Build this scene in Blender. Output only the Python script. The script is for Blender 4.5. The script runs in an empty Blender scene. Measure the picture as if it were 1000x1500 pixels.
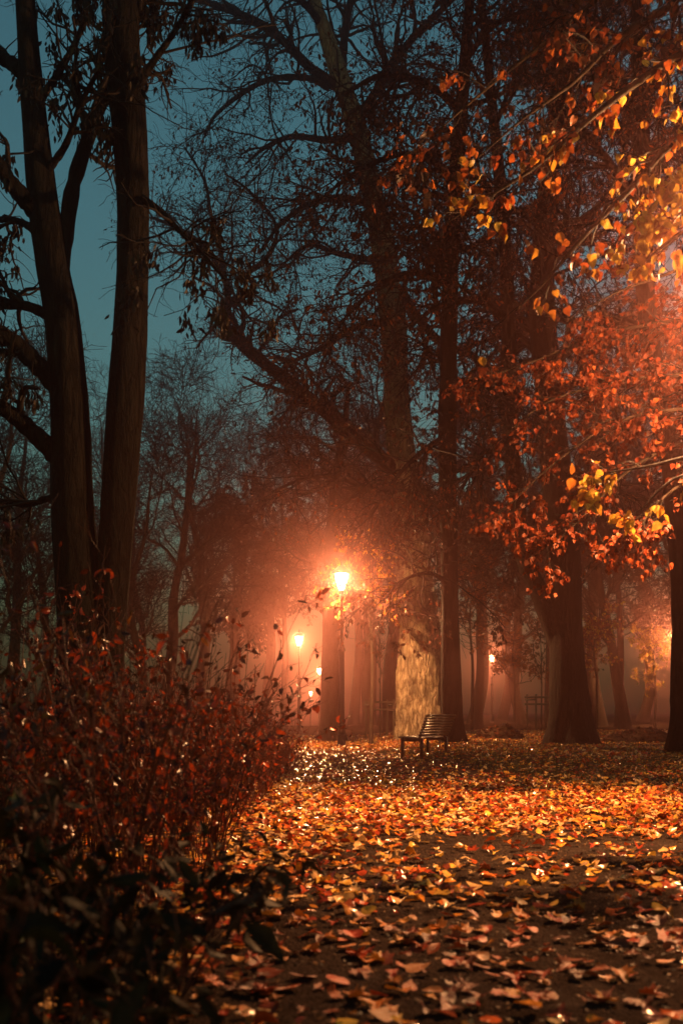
import bpy, math
import numpy as np
from mathutils import Vector, Matrix

# ------------------------------------------------------------------ camera, world, exposure
scene = bpy.context.scene
COL = scene.collection
F = 1458.0            # focal length in photo pixels (35 mm on a 36 mm tall frame)
CX, HY, CH = 500.0, 1042.0, 1.05   # image centre column, horizon row, camera height

cam_d = bpy.data.cameras.new('camera')
cam_d.sensor_fit = 'AUTO'; cam_d.sensor_width = 36.0; cam_d.lens = 36.0 * F / 1500.0
cam_d.shift_y = (HY - 750.0) / 1500.0
cam_d.clip_start = 0.05; cam_d.clip_end = 2000.0
cam_d.dof.use_dof = True; cam_d.dof.focus_distance = 16.0; cam_d.dof.aperture_fstop = 2.3
cam = bpy.data.objects.new('camera', cam_d); COL.objects.link(cam)
cam.location = (0, 0, CH); cam.rotation_euler = (math.radians(90), 0, 0)
scene.camera = cam

SKY_TINT = (0.56, 0.92, 0.77)
SKY_STRENGTH = 0.15
world = bpy.data.worlds.new('World'); scene.world = world; world.use_nodes = True
wn = world.node_tree.nodes; wl = world.node_tree.links; wn.clear()
sky = wn.new('ShaderNodeTexSky'); sky.sky_type = 'NISHITA'; sky.sun_disc = False
sky.sun_elevation = math.radians(5.6); sky.sun_rotation = math.radians(190.0)
sky.air_density = 1.5; sky.dust_density = 2.0; sky.ozone_density = 3.0
tint = wn.new('ShaderNodeMix'); tint.data_type = 'RGBA'; tint.blend_type = 'MULTIPLY'
tint.inputs[0].default_value = 1.0; tint.inputs[7].default_value = (*SKY_TINT, 1)
bg = wn.new('ShaderNodeBackground'); bg.inputs[1].default_value = SKY_STRENGTH
wo = wn.new('ShaderNodeOutputWorld')
wl.new(sky.outputs[0], tint.inputs[6]); wl.new(tint.outputs[2], bg.inputs[0]); wl.new(bg.outputs[0], wo.inputs[0])

scene.view_settings.view_transform = 'Standard'; scene.view_settings.look = 'None'
scene.view_settings.gamma = 1.0; scene.view_settings.use_curve_mapping = False
scene.view_settings.exposure = 0.0
scene.render.engine = 'CYCLES'
cy = scene.cycles
cy.use_denoising = True
try: cy.denoiser = 'OPENIMAGEDENOISE'
except Exception: pass
cy.max_bounces = 5; cy.diffuse_bounces = 2; cy.glossy_bounces = 2; cy.transmission_bounces = 3
cy.transparent_max_bounces = 12; cy.volume_bounces = 0
cy.sample_clamp_indirect = 2.0; cy.caustics_reflective = False; cy.caustics_refractive = False
cy.use_adaptive_sampling = True; cy.adaptive_threshold = 0.015

LAMP_COLOR = (1.0, 0.46, 0.18)
LAMP_POWER = 2600.0
LEAK = 0.7
HAZE_DENSITY = 0.0054

rng = np.random.default_rng(7)

# ------------------------------------------------------------------ helpers
def P(px, py, d):
    """photo pixel + distance -> world point"""
    return np.array([(px - CX) / F * d, d, CH + (HY - py) / F * d])

def sstep(a, b, x):
    t = np.clip((np.asarray(x, float) - a) / (b - a), 0, 1)
    return t * t * (3 - 2 * t)

def gz(x, y):
    """ground height"""
    x = np.asarray(x, float); y = np.asarray(y, float)
    z = 0.24 * sstep(0.6, 3.2, x + 0.0 * y) * sstep(13, 22, y)
    z = z + 0.05 * np.sin(x * 0.45 + 1.3) * np.sin(y * 0.31) * sstep(6, 16, y)
    z = z - 1.7 * sstep(70, 125, y) * sstep(6, -6, x)
    return z

def vnoise(x, y, seed=0):
    """cheap smooth 2-D value noise in 0..1"""
    r = np.random.default_rng(seed); tab = r.random((64, 64))
    xi = np.floor(x).astype(int); yi = np.floor(y).astype(int)
    fx = x - xi; fy = y - yi; fx = fx * fx * (3 - 2 * fx); fy = fy * fy * (3 - 2 * fy)
    g = lambda i, j: tab[i % 64, j % 64]
    return (g(xi, yi) * (1 - fx) + g(xi + 1, yi) * fx) * (1 - fy) + (g(xi, yi + 1) * (1 - fx) + g(xi + 1, yi + 1) * fx) * fy

def mesh_np(name, V, faces, smooth=True, col=None):
    """V (n,3); faces = list of int arrays (m,k)"""
    me = bpy.data.meshes.new(name)
    V = np.ascontiguousarray(V, dtype=np.float32)
    faces = [np.asarray(f, dtype=np.int32) for f in faces if len(f)]
    me.vertices.add(len(V)); me.vertices.foreach_set('co', V.ravel())
    nl = sum(f.size for f in faces); nf = sum(len(f) for f in faces)
    me.loops.add(nl); me.polygons.add(nf)
    me.loops.foreach_set('vertex_index', np.concatenate([f.ravel() for f in faces]))
    ls = []; c = 0
    for f in faces:
        ls.append(c + np.arange(len(f)) * f.shape[1]); c += f.size
    me.polygons.foreach_set('loop_start', np.concatenate(ls).astype(np.int32))
    me.update(calc_edges=True)
    if smooth: me.polygons.foreach_set('use_smooth', np.ones(nf, dtype=bool))
    if col is not None:
        a = me.color_attributes.new('Col', 'FLOAT_COLOR', 'POINT')
        c4 = np.ones((len(V), 4), np.float32); c4[:, :3] = col
        a.data.foreach_set('color', c4.ravel())
    me.validate()
    return me

def obj(name, me, mat=None, parent=None):
    o = bpy.data.objects.new(name, me); COL.objects.link(o)
    if mat is not None and me is not None and not me.materials: me.materials.append(mat)
    if parent is not None: o.parent = parent
    return o

def tag(o, label=None, cat=None, group=None, kind=None):
    if label: o['label'] = label
    if cat: o['category'] = cat
    if group: o['group'] = group
    if kind: o['kind'] = kind
    return o

def empty(name, loc, rz=0.0):
    o = bpy.data.objects.new(name, None); COL.objects.link(o)
    o.location = tuple(float(v) for v in loc); o.rotation_euler = (0, 0, rz); o.empty_display_size = 0.2
    return o

def copy_tree(o, parent=None):
    c = o.copy(); COL.objects.link(c)
    if parent is not None: c.parent = parent
    for ch in list(o.children): copy_tree(ch, c)
    return c

def unit(v):
    return v / np.maximum(np.linalg.norm(v, axis=-1, keepdims=True), 1e-9)

def resample(pts, rad, S):
    """Catmull-Rom through control points -> S points, equally spaced"""
    pts = np.asarray(pts, float); rad = np.asarray(rad, float)
    n = len(pts)
    if n == 2:
        t = np.linspace(0, 1, S)[:, None]
        return pts[0] * (1 - t) + pts[1] * t, rad[0] * (1 - t[:, 0]) + rad[1] * t[:, 0]
    A = np.vstack([[2 * pts[0] - pts[1]], pts, [2 * pts[-1] - pts[-2]]])
    out = []; ro = []
    for i in range(n - 1):
        p0, p1, p2, p3 = A[i], A[i + 1], A[i + 2], A[i + 3]
        for t in np.linspace(0, 1, 12, endpoint=False):
            out.append(0.5 * (2 * p1 + (p2 - p0) * t + (2 * p0 - 5 * p1 + 4 * p2 - p3) * t * t + (-p0 + 3 * p1 - 3 * p2 + p3) * t ** 3))
            ro.append(rad[i] * (1 - t) + rad[i + 1] * t)
    out.append(pts[-1]); ro.append(rad[-1])
    out = np.array(out); ro = np.array(ro)
    s = np.r_[0, np.cumsum(np.linalg.norm(np.diff(out, axis=0), axis=1))]
    u = np.linspace(0, s[-1], S)
    return np.stack([np.interp(u, s, out[:, k]) for k in range(3)], 1), np.interp(u, s, ro)

def tubes(Pn, Rn, k=3, base=0):
    """batch of tubes Pn (N,S,3), Rn (N,S) -> V, quads"""
    N, S, _ = Pn.shape
    T = np.empty_like(Pn); T[:, 1:-1] = Pn[:, 2:] - Pn[:, :-2]; T[:, 0] = Pn[:, 1] - Pn[:, 0]; T[:, -1] = Pn[:, -1] - Pn[:, -2]
    T = unit(T)
    m = unit(T.mean(1))
    ref = np.where(np.abs(m[:, 2:3]) > 0.8, np.array([[1.0, 0, 0]]), np.array([[0, 0, 1.0]]))
    X = unit(np.cross(np.repeat(ref[:, None], S, 1), T)); Y = np.cross(T, X)
    a = np.arange(k) / k * 2 * np.pi
    ring = X[:, :, None] * np.cos(a)[None, None, :, None] + Y[:, :, None] * np.sin(a)[None, None, :, None]
    V = Pn[:, :, None] + ring * Rn[:, :, None, None]
    idx = np.arange(N * S * k).reshape(N, S, k) + base
    q = np.stack([idx[:, :-1], np.roll(idx, -1, 2)[:, :-1], np.roll(idx, -1, 2)[:, 1:], idx[:, 1:]], -1).reshape(-1, 4)
    return V.reshape(-1, 3), q

def tube_mesh(name, batches):
    Vs, Qs, c = [], [], 0
    for (Pn, Rn, k) in batches:
        v, q = tubes(Pn, Rn, k, c); Vs.append(v); Qs.append(q); c += len(v)
    return mesh_np(name, np.concatenate(Vs), [np.concatenate(Qs)])

def grow(PP, RR, n, t0, t1, length, ang, seg, up, jit, rk, rmin, r, side=None, tip=0.35):
    """n children off parent polylines PP (N,S,3): returns polylines (n,seg+1,3), radii"""
    N, S, _ = PP.shape
    L = np.linalg.norm(np.diff(PP, axis=1), axis=2).sum(1)
    pid = r.choice(N, n, p=L / L.sum())
    t = r.uniform(t0, t1, n)
    f = t * (S - 1); i = np.minimum(f.astype(int), S - 2); w = (f - i)[:, None]
    p = PP[pid, i] * (1 - w) + PP[pid, i + 1] * w
    rad = RR[pid, i] * (1 - w[:, 0]) + RR[pid, i + 1] * w[:, 0]
    tg = unit(PP[pid, i + 1] - PP[pid, i])
    rv = r.normal(size=(n, 3)); rv[:, 2] *= 0.6
    if side is not None: rv = rv + np.array(side)
    per = unit(rv - tg * (rv * tg).sum(1, keepdims=True))
    a = r.uniform(ang[0], ang[1], n)[:, None]
    d = tg * np.cos(a) + per * np.sin(a)
    ln = r.uniform(length[0], length[1], n) * (1 - 0.45 * t)
    st = (ln / seg)[:, None]
    out = np.empty((n, seg + 1, 3)); out[:, 0] = p
    for s in range(seg):
        d = unit(d + r.normal(size=(n, 3)) * jit + np.array([0, 0, up]) * (0.5 + s / seg))
        p = p + d * st; out[:, s + 1] = p
    r0 = np.minimum(np.maximum(rad * rk, rmin), 0.9 * np.maximum(rad, rmin))
    R = r0[:, None] * np.linspace(1, tip, seg + 1)[None]
    R = np.maximum(R, rmin * 0.75)
    return out, R

# leaf outlines (unit length, stem at origin, +Y towards the tip)
LINDEN = np.array([[0, 0], [.22, -.05], [.42, .1], [.47, .33], [.36, .58], [.18, .8], [0, 1.05], [-.18, .8], [-.36, .58], [-.47, .33], [-.42, .1], [-.22, -.05]])
MAPLE = np.array([[0, 0], [.16, -.06], [.42, -.05], [.34, .14], [.62, .3], [.40, .36], [.46, .62], [.24, .5], [.13, .72], [0, 1.02], [-.13, .72], [-.24, .5], [-.46, .62], [-.40, .36], [-.62, .3], [-.34, .14], [-.42, -.05], [-.16, -.06]])
LANCE = np.array([[0, 0], [.13, .22], [.17, .48], [.1, .78], [0, 1.0], [-.1, .78], [-.17, .48], [-.13, .22]])
SMALL = np.array([[0, 0], [.24, .3], [.2, .68], [0, 1.0], [-.2, .68], [-.24, .3]])

def leaves(pos, Ydir, Zdir, size, outline, curl, col, base=0):
    """batch of leaf fans. pos (n,3), Ydir tip direction, Zdir rough normal, size (n,), curl (n,)"""
    n = len(pos)
    Y = unit(Ydir); X = unit(np.cross(Y, Zdir)); Z = np.cross(X, Y)
    c = np.array([[0, .4]]); O = np.vstack([c, outline]); m = len(outline)
    zz = np.abs(O[:, 0])[None] * curl[:, None] * 1.0 + ((O[:, 1] - .4) ** 2)[None] * curl[:, None] * -0.55
    zz = zz + rng.normal(0, .035, (n, m + 1))
    V = pos[:, None] + (X[:, None] * O[None, :, 0:1] + Y[:, None] * O[None, :, 1:2] + Z[:, None] * zz[..., None]) * size[:, None, None]
    idx = np.arange(n)[:, None] * (m + 1) + base
    k = np.arange(m)
    tri = np.stack([np.broadcast_to(idx, (n, m)), idx + 1 + k[None], idx + 1 + ((k + 1) % m)[None]], -1).reshape(-1, 3)
    C = np.repeat(col[:, None], m + 1, 1).reshape(-1, 3)
    return V.reshape(-1, 3), tri, C

def leaf_mesh(name, parts):
    Vs, Ts, Cs, c = [], [], [], 0
    for (pos, Yd, Zd, size, outline, curl, col) in parts:
        v, t, cc = leaves(pos, Yd, Zd, size, outline, curl, col, c)
        Vs.append(v); Ts.append(t); Cs.append(cc); c += len(v)
    return mesh_np(name, np.concatenate(Vs), [np.concatenate(Ts)], smooth=False, col=np.concatenate(Cs))

def palette(cols, n, r, jitter=0.25, p=None):
    cols = np.array(cols); i = r.choice(len(cols), n, p=p)
    return np.clip(cols[i] * (1 + r.normal(0, jitter, (n, 1))), 0.004, 0.9)

def along(PP, n, r, t0=0.0, t1=1.0):
    N, S, _ = PP.shape
    pid = r.integers(0, N, n); f = r.uniform(t0, t1, n) * (S - 1); i = np.minimum(f.astype(int), S - 2); w = (f - i)[:, None]
    return PP[pid, i] * (1 - w) + PP[pid, i + 1] * w, unit(PP[pid, i + 1] - PP[pid, i])

# ------------------------------------------------------------------ materials
def newmat(name):
    m = bpy.data.materials.new(name); m.use_nodes = True
    nt = m.node_tree; nt.nodes.clear()
    out = nt.nodes.new('ShaderNodeOutputMaterial')
    return m, nt, out

def ramp(nt, stops):
    n = nt.nodes.new('ShaderNodeValToRGB'); e = n.color_ramp.elements
    while len(e) < len(stops): e.new(0.5)
    for el, (p, c) in zip(e, stops): el.position = p; el.color = (*c, 1)
    return n

def mat_bark(name, c0, c1, rough=0.8, zscale=0.22, scale=14.0, bump=0.6, dist=0.03):
    m, nt, out = newmat(name); N, L = nt.nodes, nt.links
    tc = N.new('ShaderNodeTexCoord'); mp = N.new('ShaderNodeMapping'); mp.inputs['Scale'].default_value = (1, 1, zscale)
    n1 = N.new('ShaderNodeTexNoise'); n1.inputs['Scale'].default_value = scale; n1.inputs['Detail'].default_value = 6; n1.inputs['Roughness'].default_value = .65
    n2 = N.new('ShaderNodeTexNoise'); n2.inputs['Scale'].default_value = 1.7; n2.inputs['Detail'].default_value = 3
    vr = N.new('ShaderNodeTexVoronoi'); vr.feature = 'DISTANCE_TO_EDGE'; vr.inputs['Scale'].default_value = scale * .8
    L.new(tc.outputs['Object'], mp.inputs[0]); L.new(mp.outputs[0], n1.inputs['Vector']); L.new(tc.outputs['Object'], n2.inputs['Vector'])
    mx = N.new('ShaderNodeMix'); mx.data_type = 'RGBA'; mx.inputs[0].default_value = .12
    L.new(mp.outputs[0], mx.inputs[6]); L.new(n1.outputs['Color'], mx.inputs[7]); L.new(mx.outputs[2], vr.inputs['Vector'])
    rp = ramp(nt, [(.3, c0), (.72, c1)]); L.new(n1.outputs['Fac'], rp.inputs[0])
    pt = ramp(nt, [(.35, (.7, .7, .7)), (.7, (1.15, 1.1, 1.0))]); L.new(n2.outputs['Fac'], pt.inputs[0])
    mul = N.new('ShaderNodeMix'); mul.data_type = 'RGBA'; mul.blend_type = 'MULTIPLY'; mul.inputs[0].default_value = 1
    L.new(rp.outputs[0], mul.inputs[6]); L.new(pt.outputs[0], mul.inputs[7])
    fis = ramp(nt, [(.0, (.45, .4, .35)), (.10, (1, 1, 1))]); L.new(vr.outputs['Distance'], fis.inputs[0])
    mul2 = N.new('ShaderNodeMix'); mul2.data_type = 'RGBA'; mul2.blend_type = 'MULTIPLY'; mul2.inputs[0].default_value = 1
    L.new(mul.outputs[2], mul2.inputs[6]); L.new(fis.outputs[0], mul2.inputs[7]); mul = mul2
    ht = N.new('ShaderNodeMath'); ht.operation = 'MULTIPLY_ADD'; ht.inputs[1].default_value = 1.6
    cl = N.new('ShaderNodeMath'); cl.operation = 'MINIMUM'; cl.inputs[1].default_value = .25
    L.new(vr.outputs['Distance'], cl.inputs[0]); L.new(cl.outputs[0], ht.inputs[0]); L.new(n1.outputs['Fac'], ht.inputs[2])
    bp = N.new('ShaderNodeBump'); bp.inputs['Strength'].default_value = bump; bp.inputs['Distance'].default_value = dist
    L.new(ht.outputs[0], bp.inputs['Height'])
    b = N.new('ShaderNodeBsdfPrincipled'); b.inputs['Roughness'].default_value = rough; b.inputs['Specular IOR Level'].default_value = .08
    L.new(mul.outputs[2], b.inputs['Base Color']); L.new(bp.outputs[0], b.inputs['Normal']); L.new(b.outputs[0], out.inputs[0])
    return m

def mat_leaf(name, rough=.4, transl=.35, from_random=False, spec=.5):
    m, nt, out = newmat(name); N, L = nt.nodes, nt.links
    if from_random:
        oi = N.new('ShaderNodeObjectInfo')
        src = ramp(nt, [(0, (.18, .04, .014)), (.2, (.32, .065, .015)), (.4, (.46, .15, .025)), (.52, (.10, .032, .015)), (.68, (.5, .22, .045)), (.8, (.34, .045, .014)), (.92, (.36, .15, .055))])
        src.color_ramp.interpolation = 'CONSTANT'
        L.new(oi.outputs['Random'], src.inputs[0]); so = src.outputs[0]
    else:
        at = N.new('ShaderNodeAttribute'); at.attribute_name = 'Col'; so = at.outputs['Color']
    tc = N.new('ShaderNodeTexCoord'); nz = N.new('ShaderNodeTexNoise'); nz.inputs['Scale'].default_value = 30; nz.inputs['Detail'].default_value = 4
    L.new(tc.outputs['Object'], nz.inputs['Vector'])
    rp = ramp(nt, [(.3, (.55, .5, .45)), (.65, (1.15, 1.1, 1.0))]); L.new(nz.outputs['Fac'], rp.inputs[0])
    mul = N.new('ShaderNodeMix'); mul.data_type = 'RGBA'; mul.blend_type = 'MULTIPLY'; mul.inputs[0].default_value = 1
    L.new(so, mul.inputs[6]); L.new(rp.outputs[0], mul.inputs[7])
    b = N.new('ShaderNodeBsdfPrincipled'); b.inputs['Roughness'].default_value = rough; b.inputs['Specular IOR Level'].default_value = spec
    bp = N.new('ShaderNodeBump'); bp.inputs['Strength'].default_value = .35; bp.inputs['Distance'].default_value = .01
    L.new(nz.outputs['Fac'], bp.inputs['Height']); L.new(bp.outputs[0], b.inputs['Normal'])
    t = N.new('ShaderNodeBsdfTranslucent'); L.new(mul.outputs[2], b.inputs['Base Color']); L.new(mul.outputs[2], t.inputs['Color'])
    ms = N.new('ShaderNodeMixShader'); ms.inputs[0].default_value = transl
    L.new(b.outputs[0], ms.inputs[1]); L.new(t.outputs[0], ms.inputs[2]); L.new(ms.outputs[0], out.inputs[0])
    return m

def mat_ground(name, stops, rough, bump, scales=(1.2, 9.0, 70.0), wet=None):
    m, nt, out = newmat(name); N, L = nt.nodes, nt.links
    tc = N.new('ShaderNodeTexCoord')
    ns = []
    for s, dt in zip(scales, (4, 6, 5)):
        n = N.new('ShaderNodeTexNoise'); n.inputs['Scale'].default_value = s; n.inputs['Detail'].default_value = dt; n.inputs['Roughness'].default_value = .62
        L.new(tc.outputs['Object'], n.inputs['Vector']); ns.append(n)
    a = N.new('ShaderNodeMath'); a.operation = 'MULTIPLY_ADD'; a.inputs[1].default_value = .5
    L.new(ns[0].outputs['Fac'], a.inputs[0])
    h = N.new('ShaderNodeMath'); h.operation = 'MULTIPLY'; h.inputs[1].default_value = .5
    L.new(ns[1].outputs['Fac'], h.inputs[0]); L.new(h.outputs[0], a.inputs[2])
    rp = ramp(nt, stops); L.new(a.outputs[0], rp.inputs[0])
    vr = N.new('ShaderNodeTexVoronoi'); vr.inputs['Scale'].default_value = 55.0; L.new(tc.outputs['Object'], vr.inputs['Vector'])
    hs = N.new('ShaderNodeMath'); hs.operation = 'MULTIPLY_ADD'; hs.inputs[1].default_value = -.55
    L.new(vr.outputs['Distance'], hs.inputs[0]); L.new(ns[2].outputs['Fac'], hs.inputs[2])
    hh = N.new('ShaderNodeMath'); hh.operation = 'MULTIPLY_ADD'; hh.inputs[1].default_value = 1.4
    L.new(ns[1].outputs['Fac'], hh.inputs[0]); L.new(hs.outputs[0], hh.inputs[2])
    bp = N.new('ShaderNodeBump'); bp.inputs['Strength'].default_value = bump; bp.inputs['Distance'].default_value = .03
    L.new(hh.outputs[0], bp.inputs['Height'])
    b = N.new('ShaderNodeBsdfPrincipled'); b.inputs['Roughness'].default_value = rough; b.inputs['Specular IOR Level'].default_value = 0.0
    if wet:
        rr = ramp(nt, [(.35, (wet,) * 3), (.62, (rough,) * 3)]); L.new(ns[0].outputs['Fac'], rr.inputs[0]); L.new(rr.outputs[0], b.inputs['Roughness'])
    L.new(rp.outputs[0], b.inputs['Base Color']); L.new(bp.outputs[0], b.inputs['Normal']); L.new(b.outputs[0], out.inputs[0])
    return m

def mat_plain(name, col, rough=.5, metal=0.0, bump=.15, scale=40, var=.25, spec=.4):
    m, nt, out = newmat(name); N, L = nt.nodes, nt.links
    tc = N.new('ShaderNodeTexCoord'); nz = N.new('ShaderNodeTexNoise'); nz.inputs['Scale'].default_value = scale; nz.inputs['Detail'].default_value = 5
    L.new(tc.outputs['Object'], nz.inputs['Vector'])
    lo = tuple(c * (1 - var) for c in col); hi = tuple(min(1, c * (1 + var)) for c in col)
    rp = ramp(nt, [(.3, lo), (.7, hi)]); L.new(nz.outputs['Fac'], rp.inputs[0])
    bp = N.new('ShaderNodeBump'); bp.inputs['Strength'].default_value = bump; bp.inputs['Distance'].default_value = .004
    L.new(nz.outputs['Fac'], bp.inputs['Height'])
    b = N.new('ShaderNodeBsdfPrincipled'); b.inputs['Roughness'].default_value = rough; b.inputs['Metallic'].default_value = metal; b.inputs['Specular IOR Level'].default_value = spec
    L.new(rp.outputs[0], b.inputs['Base Color']); L.new(bp.outputs[0], b.inputs['Normal']); L.new(b.outputs[0], out.inputs[0])
    return m

M = {}
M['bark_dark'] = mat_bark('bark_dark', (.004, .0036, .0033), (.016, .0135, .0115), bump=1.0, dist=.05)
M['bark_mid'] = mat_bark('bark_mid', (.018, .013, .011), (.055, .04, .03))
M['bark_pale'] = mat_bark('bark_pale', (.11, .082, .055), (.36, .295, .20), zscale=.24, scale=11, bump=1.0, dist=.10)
M['twig'] = mat_plain('twig', (.014, .011, .010), .7, bump=.1, spec=.1)
M['stem'] = mat_plain('stem', (.075, .02, .012), .45, bump=.1, spec=.18)
M['leaf'] = mat_leaf('leaf', .5, .42, spec=.22)
M['leaf_wet'] = mat_leaf('leaf_wet', .17, .12, spec=.25)
M['leaf_fallen'] = mat_leaf('leaf_fallen', .3, .1, from_random=True, spec=.22)
M['soil'] = mat_ground('soil', [(.3, (.018, .012, .008)), (.55, (.04, .026, .017)), (.75, (.07, .045, .028))], .75, .8)
M['path'] = mat_ground('path', [(.3, (.018, .012, .009)), (.55, (.045, .031, .024)), (.75, (.095, .068, .052))], .85, 1.0, wet=.55)
M['leaf_shrub'] = mat_leaf('leaf_shrub', .25, .45, spec=.5)
M['leaf_matte'] = mat_leaf('leaf_matte', .55, .2, spec=.1)
M['grass'] = mat_leaf('grass', .5, .25)
M['iron'] = mat_plain('iron', (.012, .012, .013), .42, .6, bump=.1, scale=60)
M['wood'] = mat_plain('wood', (.04, .02, .012), .3, bump=.3, scale=25)
M['stake'] = mat_plain('stake', (.10, .07, .045), .7, bump=.3, scale=25)

def mat_pane():
    m, nt, out = newmat('lit_glass'); N, L = nt.nodes, nt.links
    e = N.new('ShaderNodeEmission'); e.inputs[0].default_value = (1, .55, .22, 1); e.inputs[1].default_value = 120
    t = N.new('ShaderNodeBsdfTransparent'); ms = N.new('ShaderNodeMixShader'); ms.inputs[0].default_value = .3
    L.new(t.outputs[0], ms.inputs[1]); L.new(e.outputs[0], ms.inputs[2]); L.new(ms.outputs[0], out.inputs[0])
    m.cycles.emission_sampling = 'NONE'
    return m
M['pane'] = mat_pane()

# ------------------------------------------------------------------ ground and path
def sheet(xs, ys, dz=0.0):
    X, Y = np.meshgrid(xs, ys); Z = gz(X, Y) + dz
    V = np.stack([X, Y, Z], -1).reshape(-1, 3); nx, ny = len(xs), len(ys)
    i = np.arange(nx * ny).reshape(ny, nx)
    q = np.stack([i[:-1, :-1], i[:-1, 1:], i[1:, 1:], i[1:, :-1]], -1).reshape(-1, 4)
    return V, q
xs = np.unique(np.concatenate([np.linspace(-200, -20, 19), np.linspace(-20, 20, 81), np.linspace(20, 200, 19)]))
ys = np.unique(np.concatenate([np.linspace(-15, 60, 151), np.linspace(60, 140, 41), np.linspace(140, 400, 14)]))
V, q = sheet(xs, ys)
ground = obj('ground', mesh_np('ground', V, [q]), M['soil']); tag(ground, kind='structure')

pc = np.array([[1.75, -6], [1.75, 2], [1.7, 7], [1.5, 12], [.6, 17], [-.6, 23], [-1.7, 30], [-2.8, 42], [-4.0, 60], [-6, 90], [-9, 130]])
yy = np.linspace(-6, 130, 170); cxp = np.interp(yy, pc[:, 1], pc[:, 0])
k5 = np.ones(9) / 9; cxp = np.convolve(np.pad(cxp, 4, 'edge'), k5, 'valid')
def path_center(y): return np.interp(y, yy, cxp)
nw = 13; w = np.linspace(-1, 1, nw)
half = np.interp(yy, [0, 10, 20, 40], [2.35, 2.3, 1.8, 1.4])
edge = 1 + .06 * np.sin(yy * 1.7) + .05 * np.sin(yy * 3.9 + 1)
PX = cxp[:, None] + w[None] * (half * edge)[:, None]; PY = np.repeat(yy[:, None], nw, 1)
PZ = gz(PX, PY) + .006 + .02 * (1 - w[None] ** 2)
i = np.arange(len(yy) * nw).reshape(len(yy), nw)
q = np.stack([i[:-1, :-1], i[:-1, 1:], i[1:, 1:], i[1:, :-1]], -1).reshape(-1, 4)
path = obj('path', mesh_np('path', np.stack([PX, PY, PZ], -1).reshape(-1, 3), [q]), M['path']); tag(path, kind='structure')
def surf(x, y):
    c = path_center(y); h = np.interp(y, [0, 10, 20, 40], [2.35, 2.3, 1.8, 1.4]); u = (x - c) / h
    return gz(x, y) + np.where(np.abs(u) < 1, .008 + .02 * (1 - u ** 2), .002)

# ------------------------------------------------------------------ street lamps
def box(sx, sy, sz, cx=0, cy=0, cz=0):
    v = np.array([[x, y, z] for x in (-.5, .5) for y in (-.5, .5) for z in (-.5, .5)]) * [sx, sy, sz] + [cx, cy, cz]
    f = np.array([[0, 1, 3, 2], [4, 6, 7, 5], [0, 4, 5, 1], [2, 3, 7, 6], [0, 2, 6, 4], [1, 5, 7, 3]])
    return v, f
def join(parts):
    Vs, Fs, c = [], {}, 0
    for v, f in parts:
        Vs.append(v); Fs.setdefault(f.shape[1], []).append(f + c); c += len(v)
    return np.concatenate(Vs), [np.concatenate(x) for x in Fs.values()]
def lathe(prof, n=16, rot=0.0):
    prof = np.array(prof, float); a = np.arange(n) / n * 2 * np.pi + rot
    V = np.stack([prof[:, 0:1] * np.cos(a), prof[:, 0:1] * np.sin(a), np.repeat(prof[:, 1:2], n, 1)], -1).reshape(-1, 3)
    i = np.arange(len(prof) * n).reshape(-1, n)
    q = np.stack([i[:-1], np.roll(i, -1, 1)[:-1], np.roll(i, -1, 1)[1:], i[1:]], -1).reshape(-1, 4)
    return V, q
def bar(a, b, r, k=4):
    return tubes(np.array([[a, b]], float), np.array([[r, r]], float), k)

LZ = 4.88   # height of the light in the lantern
LM = {}
v, f = lathe([(0, 0), (.17, 0), (.17, .05), (.13, .08), (.115, .3), (.13, .34), (.1, .38), (.0, .38)], 12); LM['base'] = mesh_np('base', v, [f], smooth=False)
v, f = lathe([(.092, .38), (.088, 1.2), (.082, 2.75), (.0, 2.75)], 16); LM['lower'] = mesh_np('lower_post', v, [f])
v, f = lathe([(.0, 2.75), (.105, 2.75), (.11, 2.8), (.085, 2.86), (.06, 2.95), (0, 2.95)], 16); LM['collar'] = mesh_np('collar', v, [f])
v, f = lathe([(.048, 2.95), (.042, 3.6), (.038, 4.38), (0, 4.38)], 12); LM['upper'] = mesh_np('upper_post', v, [f])
v, f = lathe([(0, 4.38), (.06, 4.38), (.075, 4.42), (.085, 4.46), (.08, 4.5), (0, 4.5)], 12); LM['cup'] = mesh_np('lantern_cup', v, [f])
fr = []
for kk in range(6):
    a = kk / 6 * 2 * math.pi; c, s = math.cos(a), math.sin(a); c2, s2 = math.cos(a + math.pi / 3), math.sin(a + math.pi / 3)
    fr.append(bar((.078 * c, .078 * s, 4.5), (.215 * c, .215 * s, 4.98), .011))
    fr.append(bar((.215 * c, .215 * s, 4.985), (.215 * c2, .215 * s2, 4.985), .013))
v, f = join(fr); LM['frame'] = mesh_np('lantern_frame', v, f, smooth=False)
LM['pane'] = []
for kk in range(6):
    a = kk / 6 * 2 * math.pi; b = a + math.pi / 3; e = .985
    v = np.array([[.078 * e * math.cos(a), .078 * e * math.sin(a), 4.51], [.078 * e * math.cos(b), .078 * e * math.sin(b), 4.51], [.21 * e * math.cos(b), .21 * e * math.sin(b), 4.97], [.21 * e * math.cos(a), .21 * e * math.sin(a), 4.97]])
    LM['pane'].append(mesh_np('pane', v, [np.array([[0, 1, 2, 3]])], smooth=False))
v, f = lathe([(.0, 4.992), (.2, 4.99), (.285, 4.975), (.28, 5.03), (.16, 5.13), (.09, 5.2), (.0, 5.21)], 12); LM['hat'] = mesh_np('hat', v, [f])
v, f = lathe([(0, 5.2), (.045, 5.21), (.03, 5.25), (.04, 5.29), (.012, 5.34), (0, 5.38)], 10); LM['finial'] = mesh_np('finial', v, [f])

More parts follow.
